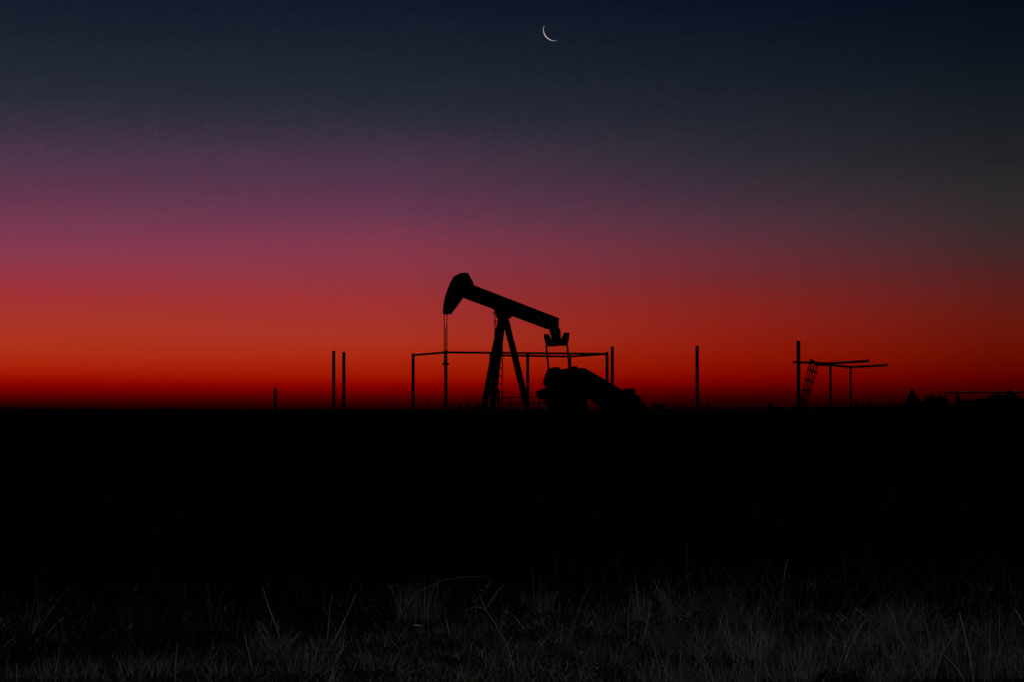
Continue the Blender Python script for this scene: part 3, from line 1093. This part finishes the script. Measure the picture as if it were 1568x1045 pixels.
# low fuzzy mounds of fine tangled stems
for (px, by, hp_, wp_, nn, lv) in [(1010, 992, 34, 70, 700, .10), (1150, 992, 40, 80, 900, .11), (1130, 962, 30, 80, 600, .09), (1375, 955, 44, 80, 800, .07), (1330, 985, 40, 70, 600, .08), (1220, 1010, 44, 90, 800, .08),
                                   (90, 1035, 26, 130, 900, .09), (260, 1030, 26, 140, 900, .08), (450, 1015, 26, 110, 700, .09), (600, 1020, 24, 130, 700, .08), (820, 1000, 26, 120, 700, .07), (930, 1010, 28, 90, 600, .09), (1430, 1000, 46, 90, 700, .07), (690, 1005, 22, 60, 300, .09)]:
    tuft(gb_, px, by, hp_, wp_, nn, lv * 1.35, lean=0.7, bend=1.4, wid=(0.0012, 0.003))
go = gb_.build("grass")
tag(go, "dry sparse grass and dead weeds covering the near ground", "grass", kind='stuff')

# clumps that stand out on their own
TG = "pale grass clumps standing out of the dark grass"
for (px, by, hp_, wp_, nn, lv, le, be, wm, lab) in [
        (640, 947, 50, 66, 300, .12, .16, .4, .1, "pale upright fan of dry grass beneath the arching stem"),
        (982, 952, 58, 28, 120, .18, .14, .3, .1, "narrow bright upright grass clump right of the centre"),
        (424, 1000, 34, 46, 240, .19, .55, .9, .1, "short bushy pale clump at the foot of two slanting stalks"),
        (693, 985, 48, 44, 130, .10, .4, .9, .2, "curly brownish grass clump left of the forked twig"),
        (1075, 1000, 50, 110, 520, .14, .4, .8, .05, "wide grey mounded clump in the right foreground")]:
    bl = Blades()
    org = tuft(bl, px, by, hp_, wp_, nn, lv, le, be, wm)
    o = bl.build("grass_clump", None, org)
    tag(o, lab, "grass clump", TG)


# single stalks and twigs
def stalk(pix, by, label, r0=0.006, mat=None, twigs=(), name="dry_stalk", cat="stalk", group="single pale stalks in the foreground", back=0.0):
    d_ = ground_y(by)
    org = at(pix[0][0], by, d_)
    o3 = Vector((org.x, org.y, 0))
    P = [at(px, py, d_ + back * i) - o3 for i, (px, py) in enumerate(pix)]
    P[0].z = -0.02
    m = MB()
    rad = [0.74 * r0 * (1 - 0.7 * i / (len(P) - 1)) for i in range(len(P))]
    m.path(P, rad, n=6)
    o = m.build(name, mat or M_STALK, None, smooth=True)
    o.location = o3
    for tw in twigs:
        Q = [at(px, py, d_ + 0.01) - o3 for px, py in tw]
        MB().path(Q, [r0 * 0.42 * (1 - 0.6 * i / (len(Q) - 1)) for i in range(len(Q))], n=5).build("branch", mat or M_STALK, o, smooth=True)
    tag(o, label, cat, group)


stalk([(432, 985), (423, 960), (412, 932), (402, 900)], 985, "long stalk leaning left, above the short bushy pale clump", 0.0075)
stalk([(418, 985), (412, 972), (402, 958), (392, 950)], 985, "short stalk leaning left out of the bushy pale clump", 0.005)
stalk([(391, 1037), (384, 1012), (378, 990), (375, 970)], 1037, "upright stalk left of the bushy pale clump", 0.006)
stalk([(508, 985), (522, 962), (535, 935), (545, 910)], 985, "straight pale stalk leaning right between the bushy clump and the grass fan", 0.007)
stalk([(500, 985), (503, 960), (505, 930), (510, 908)], 985, "thin upright stalk beside the pale right leaning stalk", 0.004)
stalk([(270, 1050), (268, 1028), (270, 1005), (272, 985)], 1050, "thin upright stalk near the bottom left", 0.0045)
stalk([(26, 1050), (26, 1038), (25, 1026), (25, 1018)], 1050, "short bright upright stalk in the bottom left corner", 0.0055)
stalk([(55, 965), (75, 940), (92, 916), (107, 898)], 965, "fine stalk leaning right at the far left", 0.005, M_TWIG)
stalk([(793, 1050), (786, 1020), (775, 985), (758, 955), (744, 935), (734, 912)], 1050, "forked brown twig leaning left in the centre foreground", 0.010, M_TWIG,
      [[(748, 940), (740, 933), (728, 930), (712, 936)], [(744, 934), (752, 922), (762, 906), (772, 896)]], "twig", "twig")
stalk([(598, 968), (612, 940), (640, 908), (680, 889), (715, 884), (742, 884), (750, 890)], 968, "long thin stem arching over the pale grass fan", 0.0042, M_TWIG)
stalk([(983, 992), (988, 970), (993, 945), (996, 920)], 992, "fine stalk leaning right just beside the narrow bright clump", 0.0055)
stalk([(962, 985), (962, 960), (963, 935), (965, 915)], 985, "fine upright stalk just left of the narrow bright clump", 0.0045)
stalk([(1200, 887), (1202, 876), (1204, 866), (1206, 857)], 890, "short pale stalk standing alone in the dark field, upper right", 0.006)
stalk([(1302, 955), (1306, 948), (1310, 940), (1313, 932)], 955, "short leaning straw behind the grass at right of centre", 0.005)
stalk([(1492, 1050), (1486, 1010), (1477, 970), (1469, 938)], 1050, "long pale stalk leaning left in the right foreground", 0.0075)
stalk([(1482, 1048), (1468, 1028), (1456, 1014), (1446, 1004)], 1048, "short stalk crossing the foot of the long leaning stalk", 0.006)
stalk([(1576, 975), (1570, 962), (1562, 946), (1554, 934)], 985, "thick pale straw leaning in at the right edge", 0.009)
stalk([(1060, 1050), (1055, 1030), (1048, 1010), (1040, 998)], 1050, "dry branching twig at the bottom, right of the centre", 0.006, M_TWIG,
      [[(1055, 1030), (1068, 1015), (1080, 1000)], [(1050, 1014), (1042, 1010), (1034, 1004)]], "twig", "twig")
stalk([(1115, 1050), (1122, 1030), (1132, 1008), (1140, 992)], 1050, "dry twig leaning right below the grey mounded clump", 0.006, M_TWIG,
      [[(1122, 1030), (1136, 1016), (1152, 1008)]], "twig", "twig")
stalk([(605, 1038), (630, 1030), (655, 1022), (672, 1017)], 1040, "twig lying almost flat at the bottom, left of the forked twig", 0.006, M_TWIG, (), "twig", "twig")
stalk([(888, 1017), (908, 1016), (930, 1020), (960, 1026)], 1020, "twig lying flat behind the bright shard", 0.005, M_TWIG, (), "twig", "twig")


def pebble(px, by, wpx, mat, name, label, cat, seedv, flat=0.7, lift=0.07):
    d_ = ground_y(by)
    p = at(px, by, d_)
    r = wpx / F * d_ / 2
    bm = bmesh.new()
    bmesh.ops.create_icosphere(bm, subdivisions=2, radius=r)
    q = random.Random(seedv)
    for v in bm.verts:
        v.co *= 1 + q.uniform(-0.16, 0.16)
        v.co.z *= flat
    me = bpy.data.meshes.new(name)
    bm.to_mesh(me)
    bm.free()
    me.materials.append(mat)
    o = bpy.data.objects.new(name, me)
    COL.objects.link(o)
    o.location = (p.x, p.y, r * flat * 0.8 + lift + float(ground_height(p.x, p.y)))
    tag(o, label, cat)


pebble(671, 992, 17, M_STONE, "stone", "rounded pale grey stone left of the forked twig", "stone", 3)
pebble(890.5, 1013, 4, M_SHARD, "shard", "brighter white glinting shard in the grass, bottom centre right", "shard", 4)
pebble(915, 1038, 3, M_SHARD, "shard", "smaller glinting shard nearest the bottom of the picture", "shard", 5)
s_d = ground_y(972)
sp = at(640, 970, s_d)
so = MB().path([(-0.03, 0, 0.035), (0.0, 0, 0.032), (0.028, 0.01, 0.028)], [0.0035, 0.0045, 0.0035], n=6).build("straw", M_SHARD, None)
so.location = (sp.x, sp.y, 0.06 + float(ground_height(sp.x, sp.y)))
tag(so, "short bright white straw lying below the pale grass fan", "straw")
